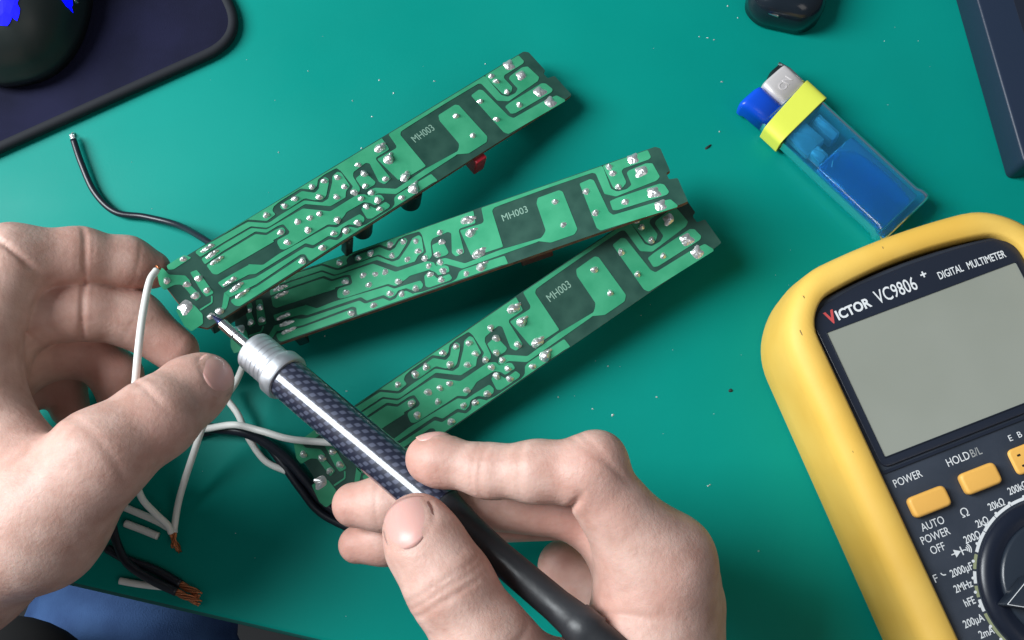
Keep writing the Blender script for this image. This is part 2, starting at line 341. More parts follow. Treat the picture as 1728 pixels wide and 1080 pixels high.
def make_board(label, euler, loc, parts_below):
    a, b, c = [R(x) for x in euler]
    rot = (Matrix.Rotation(c, 3, 'Z')@Matrix.Rotation(b, 3, 'Y')@Matrix.Rotation(a, 3, 'X')).to_quaternion()
    t = thing('circuit_board', label, 'circuit board', loc, rot, 'three identical circuit boards fanned out on the table')
    def put(name, me, x, y, z, r=0., s=1.):
        o = bpy.data.objects.new(name, me); col.objects.link(o); o.parent = t; o.location = Vector((x, y, z))*S; o.rotation_euler = (0, 0, r); o.scale = (s, s, s*random.uniform(.9, 1.15)); return o
    put('substrate', board_mesh, 0, 0, 0).scale = (1, 1, 1)
    for me in TRACKS: put('copper_track', me, 0, 0, .004).scale = (1, 1, 1)
    for i, (x, y) in enumerate(ROUND): put('solder_joint', J_ROUND[i % 6], x+random.uniform(-.1, .1), y+random.uniform(-.1, .1), .14, random.uniform(0, 6.28), random.uniform(.9, 1.1))
    for i, (x, y) in enumerate(LONG): put('solder_joint', J_LONG[i % 3], x, y, .14, random.uniform(-.06, .06), random.uniform(.95, 1.05))
    for i, (x, y) in enumerate(BLOB): put('solder_joint', J_BLOB[i % 2], x, y, .14, random.uniform(-.3, .3), random.uniform(.9, 1.1))
    for i, (x, y) in enumerate(SQUARE): put('solder_joint', J_SQ[i % 3], x, y, .14, random.uniform(-.2, .2), random.uniform(.95, 1.1))
    c0 = bd(3, 905, 130)
    text('MH003', 4.1, c0[0]-.8, c0[1]-1.0, .02, 'board_print', t, 2, squash=.82)
    for kind, x, y, sx, sy, h, m, rr in parts_below:
        if kind == 'box':
            v, f = prism(rrect(x-sx/2, y-sy/2, x+sx/2, y+sy/2, .6), -BT-h, -BT-.01); o = link(rr, v, f, m, t); bevel(o, .4, 2)
        else:
            v, f = lathe([(-h, sx*.9), (-h+.6, sx), (-.4, sx), (-.01, sx*.95)], 24); v = [(p[0]+x, p[1]+y, p[2]-BT) for p in v]; link(rr, v, f, m, t, smooth=False)
    return t
def under(u, v_): return u, v_
PB = lambda u, v: bd(3, (u-540)*6, (v-220)*6)      # photo position on the topmost board -> board mm
r0 = PB(800, 262); k0 = PB(690, 325); k1 = PB(566, 400); k2 = PB(640, 360)
b1 = make_board('topmost circuit board, its left end lifted by the left hand', (.28, 12.02, 39.46), (-48.65, 45.09, 27.85),
    [('box', r0[0], -BW/2+1.0, 5, 6, 8.5, 'red_part', 'film_capacitor'), ('cyl', k0[0], -BW/2+3.2, 4, 0, 10, 'black_part', 'electrolytic_capacitor'), ('cyl', k2[0]-8, -BW/2+3.3, 3.6, 0, 9, 'black_part', 'electrolytic_capacitor'), ('box', k1[0]+2, -BW/2+1.2, 3, 3.5, 12, 'black_part', 'transistor'), ('box', 60, 2, 18, 16, 7, 'black_part', 'transformer'), ('box', -70, -1, 14, 18, 15, 'black_part', 'connector')])  # left-end connector is unseen, enlarged to block light from under the board
b2 = make_board('middle circuit board of the fan, showing a reddish brown cut edge', (-12.41, -6.64, 17.93), (-21.64, 19.3, 24.44),
    [('box', 28, -4, 12, 12, 9, 'brown_part', 'film_capacitor'), ('box', -62, -BW/2+4, 4, 4, 9, 'black_part', 'transistor'), ('cyl', -20, 4, 4, 0, 9, 'black_part', 'electrolytic_capacitor')])
b3 = make_board('lowest circuit board of the fan, nearest the right hand and running under it', (7.92, -4.11, 34.25), (-1.15, -13.94, 17.94),
    [('box', 40, 0, 16, 14, 9.5, 'black_part', 'transformer'), ('cyl', -10, -3, 4, 0, 8, 'black_part', 'electrolytic_capacitor'), ('box', -60, 2, 12, 10, 5.5, 'black_part', 'connector')])

# ---------------------------------------------------------------- digital multimeter in a yellow holster
MZ = 34.
mo = P(1395, 562, MZ); mo[2] = 0
mt = thing('multimeter', 'digital multimeter with grey screen in a thick yellow rubber holster', 'multimeter', mo, Matrix.Rotation(R(20.6), 3, 'Z').to_quaternion())
def ring_loop(x0, x1, y0, y1, r, arch, n=12):
    """closed outline with a bowed top edge; x0..x1, y0..y1"""
    pts = []
    cs = [(x1-r, y0+r, -90), (x1-r, y1-r, 0), (x0+r, y1-r, 90), (x0+r, y0+r, 180)]
    for cx, cy, a0 in cs:
        for k in range(n+1):
            a = R(a0+90*k/n); pts.append([cx+r*math.cos(a), cy+r*math.sin(a)])
    dense = []
    for i in range(len(pts)):
        p, q = np.array(pts[i]), np.array(pts[(i+1) % len(pts)]); m_ = max(1, int(np.linalg.norm(q-p)/6))
        for k in range(m_): dense.append(p+(q-p)*k/m_)
    out = []
    for p in dense:
        t = (p[0]-(x0+x1)/2)/((x1-x0)/2); wy = max(0., (p[1]-(y0+y1)/2)/((y1-y0)/2))
        out.append((p[0], p[1]+arch*(1-t*t)*wy**6))
    return out
# holster: loops from outside bottom, over the rounded rim, to the inner opening
N0 = None; V = []; F = []
loops = []
prof = [(0, 0.), (-1.2, 3), (-1.5, 14), (-.6, 24), (.2, 31), (1.4, 34.2), (3.6, 36.2), (7.2, 37.0), (11.6, 36.8), (12.7, 35.8), (12.9, 33.5), (12.9, 20)]
for ins, z in prof:
    pts = ring_loop(-15.4+ins*.885, 87.4-ins*.885, -174+ins, 19.9-ins*.75, max(24-ins*1.05, 6.5), 4.8)
    loops.append([(x, y, z) for x, y in pts])
# resample every loop to the same count by angle-free arc length
def resample(loop, n):
    p = np.array(loop+[loop[0]]); d = np.r_[0, np.cumsum(np.linalg.norm(np.diff(p, axis=0), axis=1))]
    s = np.linspace(0, d[-1], n, endpoint=False); return np.stack([np.interp(s, d, p[:, k]) for k in range(3)], 1)
NL = 200; loops = [resample(l, NL) for l in loops]
V = np.vstack(loops); F = []
for i in range(len(loops)-1):
    for k in range(NL): F.append([i*NL+k, i*NL+(k+1) % NL, (i+1)*NL+(k+1) % NL, (i+1)*NL+k])
F.append(list(range(NL))[::-1])
hol = link('holster', V, F, 'yellow', mt, smooth=True)
for (gx, gy, s) in ((-9.0, 2.5, .9), (-8.2, -1.0, .5), (-3.0, 14, .4), (-9, -86, .4), (-8.2, -97, .35), (-10, -40, .3), (30, 20.5, .35), (-7, -62, .3)):
    v, f = lump(int(90+gx*3), .35*s, 1.4*s, .12, 0); link('scuff', [(p[0]+gx, p[1]+gy, p[2]+36.75) for p in v], f, 'grime', hol)
# case face, bowed bezel round the screen, screen
fl = ring_loop(-4.2, 76.2, -165, 10.2, 8, 3.6)
v, f = prism(fl, 8, MZ-1.0); bevel(link('case_face', v, f, 'face', mt), .8, 3)
bz = fillet([(-2.2, -48.5), (74.2, -48.5), (75.2, 6), (70, 10.2), (55, 11.8), (36, 12.4), (17, 11.8), (2, 9.2), (-3.0, 5.0)], 3, 4)
v, f = prism(bz, MZ-1.0, MZ); bevel(link('screen_bezel', v, f, 'bezel', mt), .7, 3)
v, f = prism(rrect(0, -45.2, 72, 0, .8), MZ+.0, MZ+.06); link('screen', v, f, 'lcd', mt)
for x0, y0, x1, y1 in ((-.25, -45.5, 0, .25), (72, -45.5, 72.25, .25), (0, 0, 72, .25), (0, -45.5, 72, -45.2)):
    v, f = prism([(x0, y0), (x1, y0), (x1, y1), (x0, y1)], MZ, MZ+.35); link('screen_frame', v, f, 'bezel', mt)
v, f = prism([(-3.9, -50.2), (75.9, -50.2), (75.9, -49.2), (-3.9, -49.2)], MZ-1.0, MZ-.3); link('ridge', v, f, 'bezel', mt)
zt = MZ+.01; zf = MZ-.99
def bowed(s, size, x, y, m, dx, **k): return text(s, size, x, y, zt, m, mt, **k)
text('V', 6.2, 2.2, 2.4, zt, 'ink_red', mt, 2.5, squash=.85, font_bold=.22)
text('ICTOR', 4.7, 5.6, 2.7, zt, 'ink_white', mt, 2.5, squash=.92, font_bold=.16)
text('VC9806', 6.9, 21.0, 3.0, zt, 'ink_white', mt, .8, squash=.68, font_bold=.04)
text('+', 4.2, 38.9, 5.8, zt, 'ink_white', mt, 0, font_bold=.1)
text('DIGITAL', 3.8, 44.6, 3.6, zt, 'ink_white', mt, -.8, squash=.66, font_bold=.04)
text('MULTIMETER', 3.8, 55.6, 3.4, zt, 'ink_white', mt, -2.0, squash=.655, font_bold=.04)
text('POWER', 3.7, -.8, -55.6, zf, 'ink_white', mt, 1, squash=.8)
text('HOLD', 3.8, 18.6, -55.6, zf, 'ink_white', mt, 0, squash=.8)
text('B/L', 3.8, 27.4, -55.6, zf, 'ink_grey', mt, 0, squash=.8)
text('E', 2.9, 41.6, -55.2, zf, 'ink_white', mt, 0); text('B', 2.9, 44.9, -55.2, zf, 'ink_white', mt, 0); text('C', 2.9, 48.2, -55.2, zf, 'ink_white', mt, 0); text('E', 2.9, 51.5, -55.2, zf, 'ink_white', mt, 0)
text('AUTO', 3.7, 1.4, -71.6, zf, 'ink_white', mt, 0, squash=.8); text('POWER', 3.7, -.6, -75.4, zf, 'ink_white', mt, 0, squash=.8); text('OFF', 3.7, .9, -79.3, zf, 'ink_white', mt, 0, squash=.8)
text('\u03a9', 4.0, 15.4, -72.2, zf, 'ink_white', mt, 0)
for s, x, y, r, al in (('2k\u03a9', 23.2, -76.8, 0, 'RIGHT'), ('20k\u03a9', 30.8, -73.3, 0, 'RIGHT'), ('200k\u03a9', 40.5, -71.0, 0, 'RIGHT'), ('200\u03a9', 18.6, -80.0, 0, 'RIGHT'),
                 ('2000\u00b5F', 11.6, -88.0, 0, 'RIGHT'), ('2MHz', 9.0, -92.8, 0, 'RIGHT'), ('hFE', 7.5, -97.8, 0, 'RIGHT'), ('200\u00b5A', 7.6, -103.6, 0, 'RIGHT'), ('2mA', 8.8, -108.2, 0, 'RIGHT'), ('20mA', 10.5, -113, 0, 'RIGHT'), ('2M\u03a9', 48, -71.5, 0, 'RIGHT')):
    text(s, 3.4, x, y, zf, 'ink_white', mt, r, squash=.76, align='RIGHT', font_bold=.04)
text('F', 3.6, -2.2, -87.6, zf, 'ink_white', mt, 0)
# small curved mark before 2000uF, diode and buzzer symbols
tri = [(8.0, -82.8), (8.0, -80.2), (10.2, -81.5)]
for pp in (tri, [(10.3, -82.9), (10.7, -82.9), (10.7, -80.1), (10.3, -80.1)], [(6.8, -81.7), (8.0, -81.7), (8.0, -81.35), (6.8, -81.35)], [(10.7, -81.7), (11.6, -81.7), (11.6, -81.35), (10.7, -81.35)], [(11.7, -81.9), (12.1, -81.9), (12.1, -81.4), (11.7, -81.4)]):
    v, f = prism(pp, zf, zf+.03); link('diode_symbol', v, f, 'ink_white', mt)
def arc(cx, cy, r, wd, a0, a1, z, m, parent, name, n=8, h=.05):
    A = np.radians(np.linspace(a0, a1, n)); pts = [(cx+(r+wd/2)*math.cos(a), cy+(r+wd/2)*math.sin(a)) for a in A]+[(cx+(r-wd/2)*math.cos(a), cy+(r-wd/2)*math.sin(a)) for a in A[::-1]]
    v, f = prism(pts, z, z+h); return link(name, v, f, m, parent)
for r in (.9, 1.5, 2.1): arc(11.6, -81.6, r, .35, -45, 45, zf, 'ink_white', mt, 'buzzer_symbol')
arc(2.0, -85.4, 1.0, .35, 180, 290, zf, 'ink_white', mt, 'curve_symbol')
DX, DY, DR = 36., -101., 27.4
seg = [(80, 98, 'ink_white'), (98.5, 112, 'ink_white'), (112.5, 125, 'ink_white'), (125.5, 140.5, 'ink_white'), (142, 152, 'ink_olive'), (153.5, 161.5, 'ink_white'), (163, 170.5, 'ink_olive'), (172, 180, 'ink_white'), (181.5, 206, 'ink_olive'), (207, 250, 'ink_white'), (251, 300, 'ink_olive'), (20, 79, 'ink_olive'), (-58, 19, 'ink_white')]
for a0, a1, m in seg: arc(DX, DY, DR, 1.0, a0, a1, zf, m, mt, 'dial_scale', 12)
for a in (87, 98, 110, 121, 135, 147, 158, 167, 176, 190, 200): 
    v, f = lathe([(zf, .5), (zf+.09, .48)], 12); link('dial_dot', [(p[0]+DX+(DR+.6)*math.cos(R(a)), p[1]+DY+(DR+.6)*math.sin(R(a)), p[2]) for p in v], f, 'ink_white', mt)
v, f = lathe([(zf, 26.4), (zf+.6, 26.4), (zf+1.6, 25.4), (zf+2.2, 23.2), (zf+2.0, 21.5), (zf+1.4, 19.8), (zf+1.4, 1)], 72); dial = link('dial', [(p[0]+DX, p[1]+DY, p[2]) for p in v], f, 'dial_ring', mt, smooth=True)
v, f = lathe([(zf+1.2, 20), (zf+2.2, 19.6), (zf+2.6, 18.8), (zf+2.6, 1)], 72); link('dial_plate', [(p[0]+DX, p[1]+DY, p[2]) for p in v], f, 'knob', dial, smooth=True)
ga = R(178); gd = np.array([math.cos(ga), math.sin(ga)]); gp = np.array([-gd[1], gd[0]])
kp = [tuple(np.array([DX, DY])+gd*a+gp*b) for a, b in ((24.3, 0), (14, 5.6), (-14, 6.5), (-23, 3), (-23, -3), (-14, -6.5), (14, -5.6))]
v, f = prism(kp, zf+2.5, zf+10); bevel(link('dial_grip', v, f, 'knob', dial), 1.0, 3)
for s_ in (1, -1):
    a, b = np.array([DX, DY])+gd*23.6, np.array([DX, DY])+gd*13.6+gp*5.2*s_
    v, f = tube([(*a, zf+10.02), (*b, zf+10.02)], .12, 6); link('pointer_line', v, f, 'ink_white', dial)
def pill(x0, y0, x1, y1, name, m, h, r=2.0):
    v, f = prism(rrect(x0, y0, x1, y1, r, 5), MZ-1.2, MZ+h); o = link(name, v, f, m, mt); bevel(o, 1.1, 4); return o
pill(.2, -67.0, 13.6, -60.0, 'power_button', 'button', 2.2); pill(19.4, -66.3, 32.4, -59.0, 'hold_button', 'button', 2.2)
sk = pill(38.6, -66.4, 58, -57.6, 'transistor_socket', 'button', .4)
for i in range(5):
    for j in range(2):
        v, f = prism(rrect(41+i*3.4, -60.6-j*3.6, 42.2+i*3.4, -59.9-j*3.6, .2), MZ+.41, MZ+.46); link('socket_hole', v, f, 'hole', sk)

# ---------------------------------------------------------------- lighter lying on the mat
la, lb = P(1283, 147, 6), P(1530, 376, 6); LLEN = np.linalg.norm(lb-la); ldir = (lb-la)/LLEN
lt = thing('lighter', 'clear blue cigarette lighter wrapped with yellow tape, lying above the multimeter', 'lighter', (la[0], la[1], 0),
           Matrix(((ldir[0], -ldir[1], 0), (ldir[1], ldir[0], 0), (0, 0, 1))).to_quaternion())
# local: x along the lighter from flame end to base, y across (positive towards photo right/top), z up
LW, LH, LZ = 12.2, 5.6, 6.0
def oval(x, sy, sz, n=36, p=4.2, dy=0.):
    out = []
    for k in range(n):
        a = 2*math.pi*k/n; c, s = math.cos(a), math.sin(a)
        out.append((x, dy+sy*math.copysign(abs(c)**(2/p), c), LZ+sz*math.copysign(abs(s)**(2/p), s)))
    return out
def loft(rings, cap=True):
    n = len(rings[0]); V = [p for r in rings for p in r]; F = []
    for i in range(len(rings)-1):
        for k in range(n): F.append([i*n+k, (i+1)*n+k, (i+1)*n+(k+1) % n, i*n+(k+1) % n])
    if cap: F.append(list(range(n))); F.append([(len(rings)-1)*n+k for k in range(n)][::-1])
    return V, F
X1 = LLEN-1.5
v, f = loft([oval(12, LW, LH), oval(14, LW, LH), oval(X1-5, LW, LH), oval(X1-3.5, LW+.9, LH+.3), oval(X1-.5, LW+.9, LH+.3), oval(X1+.6, LW-.3, LH-.5)])
body = link('body', v, f, 'lbody', lt, smooth=True)
def lens(x0, x1, y0, y1, hz, m, name):
    w_ = (y1-y0)/2; rr = [oval(x0, w_*.8, hz*.7, 24, 3, (y0+y1)/2), oval(x0+.8, w_, hz, 24, 3, (y0+y1)/2), oval(x1-.8, w_, hz, 24, 3, (y0+y1)/2), oval(x1, w_*.8, hz*.7, 24, 3, (y0+y1)/2)]
    v, f = loft(rr); return link(name, v, f, m, body, smooth=True)
lens(38.5, X1-2.5, -LW+.7, LW-.7, LH-.6, 'lgas', 'fuel_tank')
lens(21, 33, -LW+3, 2, LH-1.5, 'lpale', 'valve'); lens(32, 38.5, -7.5, -2.0, LH-1.6, 'lpale', 'valve'); lens(23.5, 35, 4.0, 8.2, LH-1.8, 'lpale', 'inner_tube')
for y0, y1, x in ((-.6, 5.0, 39.5), (-6.4, -3.2, 41.2)):
    v, f = tube(spline([(x+1.2, y0, LZ+LH*.82), (x, (y0+y1)/2, LZ+LH*.86), (x-.6, y1, LZ+LH*.82)], 6), .16, 8); link('moulding_line', v, f, 'lpale', body)
# tape, slightly skewed, raised round the body
rings = []
for i, (x, g) in enumerate(((12.5, .0), (12.5, .45), (22.0, .45), (22.0, .0))):
    r_ = []
    for (xx, y, z) in oval(x, LW+1.1+g, LH+g*.7, 60, 5.5): r_.append((xx+(-y*.10 if i < 2 else -y*.04), y, z))
    rings.append(r_)
v, f = loft(rings, False); tp_ = link('tape', v, f, 'tape', lt); bevel(tp_, .12, 1, 60); tp_.data.polygons.foreach_set('use_smooth', [False]*len(tp_.data.polygons))
# metal hood, blue thumb lever, black spark piece
v, f = loft([oval(.4, 5.6, LH*.75, 36, 5, 5.4), oval(.8, 6.3, LH*.93, 36, 6, 5.4), oval(1.6, 6.6, LH*.96, 36, 7, 5.2), oval(14, 6.6, LH*.97, 36, 7, 5.2)])
hood = link('hood', v, f, 'hood', lt, smooth=True)
text('CN', 4.6, 8.6, 2.2, LZ+LH*.955, 'hood', hood, 100, name='embossed_mark', depth=.22)
v, f = tube([(-1.6, 11.0, LZ+3), (3, 12.1, LZ+3.2), (11, 12.0, LZ+3.2)], .75, 10); link('hood_rim', v, f, 'steel', hood, smooth=True)
v, f = loft([oval(-1.2, 3.0, 3.2, dy=8.5), oval(1, 4.2, 4.6, dy=8.2), oval(3, 4, 4, dy=8.4)]); link('spark_wheel', v, f, 'black', lt, smooth=True)
v, f = loft([oval(-.2, 4.6, LH*.6, dy=-7.6), oval(.6, 5.9, LH*.9, dy=-7.5), oval(2.0, 6.0, LH*1.0, dy=-7.4), oval(3.4, 5.6, LH*.92, dy=-7.0), oval(14, 5.3, LH*.92, dy=-6.7)])
link('thumb_lever', v, f, 'blue_button', lt, smooth=True)

# ---------------------------------------------------------------- soldering iron
i0, i1 = P(358, 532, 45.6), P(1012, 1083, 87.); il = np.linalg.norm(i1-i0); idir = (i1-i0)/il
it = thing('soldering_iron', 'soldering iron with carbon fibre barrel and aluminium collar held in the right hand', 'soldering iron', i0, Vector(idir).to_track_quat('Z', 'X'))
v, f = lathe([(0, .15), (1.2, .55), (4.2, 1.25), (5.0, 1.3)], 20); link('tip_point', v, f, 'tipblue', it, smooth=True)
v, f = lathe([(4.9, 1.3), (5.4, 1.75), (12.2, 1.9), (12.3, 1.35), (13.0, 1.35), (13.1, 1.75), (24, 1.85)], 24); link('tip_shaft', v, f, 'steel', it)
prof = [(21.0, 2.2), (21.0, 6.6), (21.6, 7.1)]
for k in range(5): prof += [(22.6+k*2.0, 7.25), (23.2+k*2.0, 7.25), (23.35+k*2, 7.14), (23.95+k*2, 7.14)]
prof += [(32.8, 7.3), (33.2, 8.2), (33.8, 8.6), (37.2, 8.6), (38.0, 8.2), (38.0, 6.4)]
prof = [(z_, r_*.93 if r_ > 6.5 else r_) for z_, r_ in prof]
v, f = lathe(prof, 56); bevel(link('collar', v, f, 'alu', it), .25, 2, 25)
def uv_tube(name, z0, z1, r, m, n=64, k=24):
    v, f = [], []
    for i in range(k+1):
        for j in range(n): a = 2*math.pi*j/n; v.append((r*math.cos(a), r*math.sin(a), z0+(z1-z0)*i/k))
    for i in range(k):
        for j in range(n): f.append([i*n+j, i*n+(j+1) % n, (i+1)*n+(j+1) % n, (i+1)*n+j])
    o = link(name, v, f, m, it, smooth=True); uv = o.data.uv_layers.new(name='UVMap')
    for p in o.data.polygons:
        for q, li in enumerate(p.loop_indices):
            j = p.index % n + (1 if q in (1, 2) else 0); i = p.index//n+(1 if q in (2, 3) else 0)
            uv.data[li].uv = (j/n*2*math.pi*r, z0+(z1-z0)*i/k)
    return o
uv_tube('carbon_barrel', 37.6, 106, 6.75, 'carbon')
v, f = lathe([(105.8, 5), (105.8, 6.7), (107, 6.4), (116, 5.2), (128, 4.5), (150, 4.7), (il-9, 5.2), (il-8.6, 5.6), (il-2.5, 5.7), (il-2, 5.2), (il+45, 5.2), (il+48, 5)], 48); link('grip', v, f, 'black_grip', it, smooth=True)
v, f = tube([Vector((0, 0, il+47)), Vector((2, 0, il+90)), Vector((6, 3, il+150))], 2.6, 14); link('power_cord', v, f, 'black_ins', it, smooth=True)

# ---------------------------------------------------------------- wires
def wire(name, pts, r, m, label, cat='wire', group=None, ends=None, bare=None):
    path = spline([P(*p) for p in pts], 10)
    v, f = tube(path, r, 14)
    root = thing(name, label, cat, path[len(path)//2], None, group); o = np.array(root.location)/S
    link('insulation', np.array(v)-o, f, m, root, smooth=True)
    for idx, ln, mm_ in (bare or []):
        d = path[0]-path[1] if idx == 0 else path[-1]-path[-2]; d /= np.linalg.norm(d); base = path[0] if idx == 0 else path[-1]
        s = np.cross(d, [0, 0, 1.]); s /= np.linalg.norm(s); u = np.cross(s, d); strands = []
        for k in range(7):
            ph = k*2*math.pi/7; q = []
            for j in range(10):
                t_ = j/9; rr = r*.55*(1+.5*t_*math.sin(k*2.3)); a = ph+t_*3.2
                q.append(base-d*.6+d*(ln*t_*(1-.2*((k*37) % 5)/5))+rr*(math.cos(a)*s+math.sin(a)*u)+np.array([0, 0, 0.]))
            strands.append(tube(q, r*.22, 6))
        v, f = merge(strands); link('strands', np.array(v)-o, f, mm_, root, smooth=True)
    return root
wire('black_wire', [(124, 236, 3), (137, 275, 3), (160, 325, 2.5), (195, 358, 2.5), (245, 366, 3), (300, 380, 8), (345, 404, 20), (395, 440, 30)], 1.25, 'black_ins', 'thin black wire curling over the mat to the upper left of the boards', bare=[(0, 3.0, 'crumb')])
tip = P(118, 224, 3.2); v, f = lump(77, .9, 1.2, 1.4, 0); tag(link('solder_bead', np.array(v)+tip+np.array([0, 0, -2.6]), f, 'crumb', smooth=True), 'small bright solder bead at the free end of the thin black wire', 'solder bead')
wire('white_wire', [(264, 456, 49), (252, 476, 52), (241, 530, 58), (234, 585, 62), (229, 640, 60), (222, 720, 50), (226, 790, 36), (238, 838, 22), (262, 866, 12), (283, 886, 7), (289, 899, 5)], 1.2, 'white_ins', 'white wire rising from the twisted copper end behind the left thumb to the topmost board', bare=[(1, 9, 'copper'), (0, 2.2, 'copper')])
wire('white_wire', [(420, 590, 14), (395, 650, 20), (352, 700, 26), (325, 770, 16), (303, 840, 7), (295, 885, 4), (294, 899, 4)], 1.2, 'white_ins', 'white wire curving down right of the left thumb into the twisted copper end', bare=[(1, 6, 'copper')])
wire('white_wire', [(120, 820, 3), (180, 842, 2.2), (215, 858, 2.2), (262, 878, 3), (284, 890, 4)], 1.3, 'white_ins', 'short white wire from under the left wrist, joining the twisted copper end')
wire('white_wire', [(211, 883, 1.6), (240, 894, 1.6), (267, 905, 1.6)], 1.35, 'white_ins', 'short cut piece of white wire lying alone on the mat')
wire('white_wire', [(202, 980, 1.6), (230, 985, 1.6), (262, 989, 1.6), (296, 992, 1.6)], 1.25, 'white_ins', 'short white wire under the black wires, nearest the table edge')
wire('black_wire', [(240, 780, 26), (205, 830, 12), (190, 870, 5), (195, 910, 3.5), (215, 950, 4.4), (255, 978, 4.4), (298, 999, 3.6)], 1.55, 'black_ins', 'black wire looping out from under the left wrist to a bare copper end', bare=[(1, 10, 'copper')])
wire('black_wire', [(180, 925, 1.6), (215, 945, 1.7), (262, 962, 1.8), (305, 986, 2.2)], 1.6, 'black_ins', 'straight black wire beside the looping one, copper end by the table edge', bare=[(1, 9, 'copper')])
wire('white_wire', [(372, 655, 10), (384, 675, 9), (402, 700, 8), (420, 740, 5), (448, 778, 2.5), (487, 797, 2)], 1.2, 'white_ins', 'white wire passing under the crossing black wire towards the lowest board')
wire('white_wire', [(300, 728, 5), (345, 724, 7), (395, 717, 11), (440, 727, 14), (490, 741, 17), (560, 747, 20), (600, 748, 20)], 1.25, 'white_ins', 'white wire running right under the soldering iron barrel')
wire('black_wire', [(290, 712, 3), (345, 722, 4), (405, 728, 6), (445, 745, 5), (485, 775, 3), (520, 815, 2.2), (552, 852, 2.2), (620, 890, 2.2), (720, 900, 2.2)], 1.9, 'black_ins', 'thick black wire crossing the white wires beside the lowest board')
wire('black_wire', [(330, 735, 2), (390, 722, 2.4), (440, 740, 2), (475, 780, 2), (508, 826, 2), (545, 868, 2), (620, 905, 2)], 1.5, 'black_ins', 'thinner black wire left of the thick black one at the lowest board')

# ---------------------------------------------------------------- mouse pad and mouse
c0, c1 = P(0, 250, 2), P(330, 102, 2); pd = (c1-c0)/np.linalg.norm(c1-c0); pn = np.array([-pd[1], pd[0], 0]); pc = P(414, 66, 2)
pa = math.atan2(pd[1], pd[0]); pc = c0+pd*(np.dot(pc-c0, pd))
pt = thing('mouse_pad', 'dark navy mouse pad with a black stitched edge', 'mouse pad', (pc[0], pc[1], 0), Matrix.Rotation(pa, 3, 'Z').to_quaternion())
pl = fillet([(-320, 0), (0, 0), (0, 220), (-320, 220)], 17, 10)
v, f = prism(pl, .3, 4.0); bevel(link('pad_sheet', v, f, 'pad', pt), 1.0, 2)
lp = np.array([(x, y, 2.4) for x, y in pl]+[(*pl[0], 2.4)]); dn = [lp[0]]
for a, b in zip(lp[:-1], lp[1:]):
    m_ = max(1, int(np.linalg.norm(b-a)/4)); dn += [a+(b-a)*k/m_ for k in range(1, m_+1)]
v, f = tube(dn, 2.3, 10); link('stitched_edge', v, f, 'pad_edge', pt, smooth=True)
ma = R(102); mc = P(14, 10, 14)+30*np.array([math.cos(ma), math.sin(ma), 0])
ms = thing('computer_mouse', 'black computer mouse with glowing blue marks on the mouse pad', 'computer mouse', (mc[0], mc[1], 4.), Matrix.Rotation(ma, 3, 'Z').to_quaternion())
def mz(x, y):
    q = 1-(abs(x/62)**2.4+abs(y/33)**2.4); return 36*max(q, 0)**.42
g = np.linspace(0, 1, 22)
def mouse_rings():
    rings = []
    for s_ in (1., 1., .995, .985, .96, .92, .86, .78, .68, .56, .42, .26, .1):
        ring = []
        for k in range(64):
            a = 2*math.pi*k/64; c, s = math.cos(a), math.sin(a); d = (abs(c)**2.4+abs(s)**2.4)**(-1/2.4); ring.append((62*c*d*s_, 33*s*d*s_, mz(62*c*d*s_, 33*s*d*s_)))
        rings.append(ring)
    rings[0] = [(x*.97, y*.97, .2) for x, y, z in rings[0]]; rings[1] = [(x, y, 6.) for x, y, z in rings[1]]
    rings[2] = [(x, y, max(z, 8.)) for x, y, z in rings[2]]
    return rings
v, f = loft(mouse_rings()); f = [q[::-1] for q in f]; link('shell', v, f, 'mouse', ms, smooth=True)
def led(cx, cy, w_, h_, seed):
    g2 = np.random.default_rng(seed); n = 14; poly = [(cx+w_*math.cos(2*math.pi*k/n)*g2.uniform(.55, 1.2), cy+h_*math.sin(2*math.pi*k/n)*g2.uniform(.55, 1.2)) for k in range(n)]
    V = [(x, y, mz(x, y)+.25) for x, y in poly]+[(cx, cy, mz(cx, cy)+.3)]; link('light_mark', V, [[k, (k+1) % n, n] for k in range(n)], 'led', ms)
MOUSE_LEDS = []
for (px, py, w_, h_, sd) in ((6, 22, 5.5, 3.6, 1), (22, 12, 4, 3, 5), (112, 0, 3, 1.4, 2)):
    zz = 30.
    for _ in range(8):
        p = P(px, py, zz) - np.array([mc[0], mc[1], 4]); x = p[0]*math.cos(ma)+p[1]*math.sin(ma); y = -p[0]*math.sin(ma)+p[1]*math.cos(ma); zz = .5*zz+.5*(mz(x, y)+4)
    led(x, y, w_, h_, sd)
tq = []
for px, py in ((122, -6), (131, 5), (139, 17)):
    zz = 20.
    for _ in range(10):
        p = P(px, py, zz)-np.array([mc[0], mc[1], 4]); x = p[0]*math.cos(ma)+p[1]*math.sin(ma); y = -p[0]*math.sin(ma)+p[1]*math.cos(ma); zz = .5*zz+.5*(mz(x, y)+4)
    tq.append((x, y, mz(x, y)+.15))
v, f = tube(tq, [.5, .9, .4], 8); link('silver_trim', v, f, 'steel', ms, smooth=True)

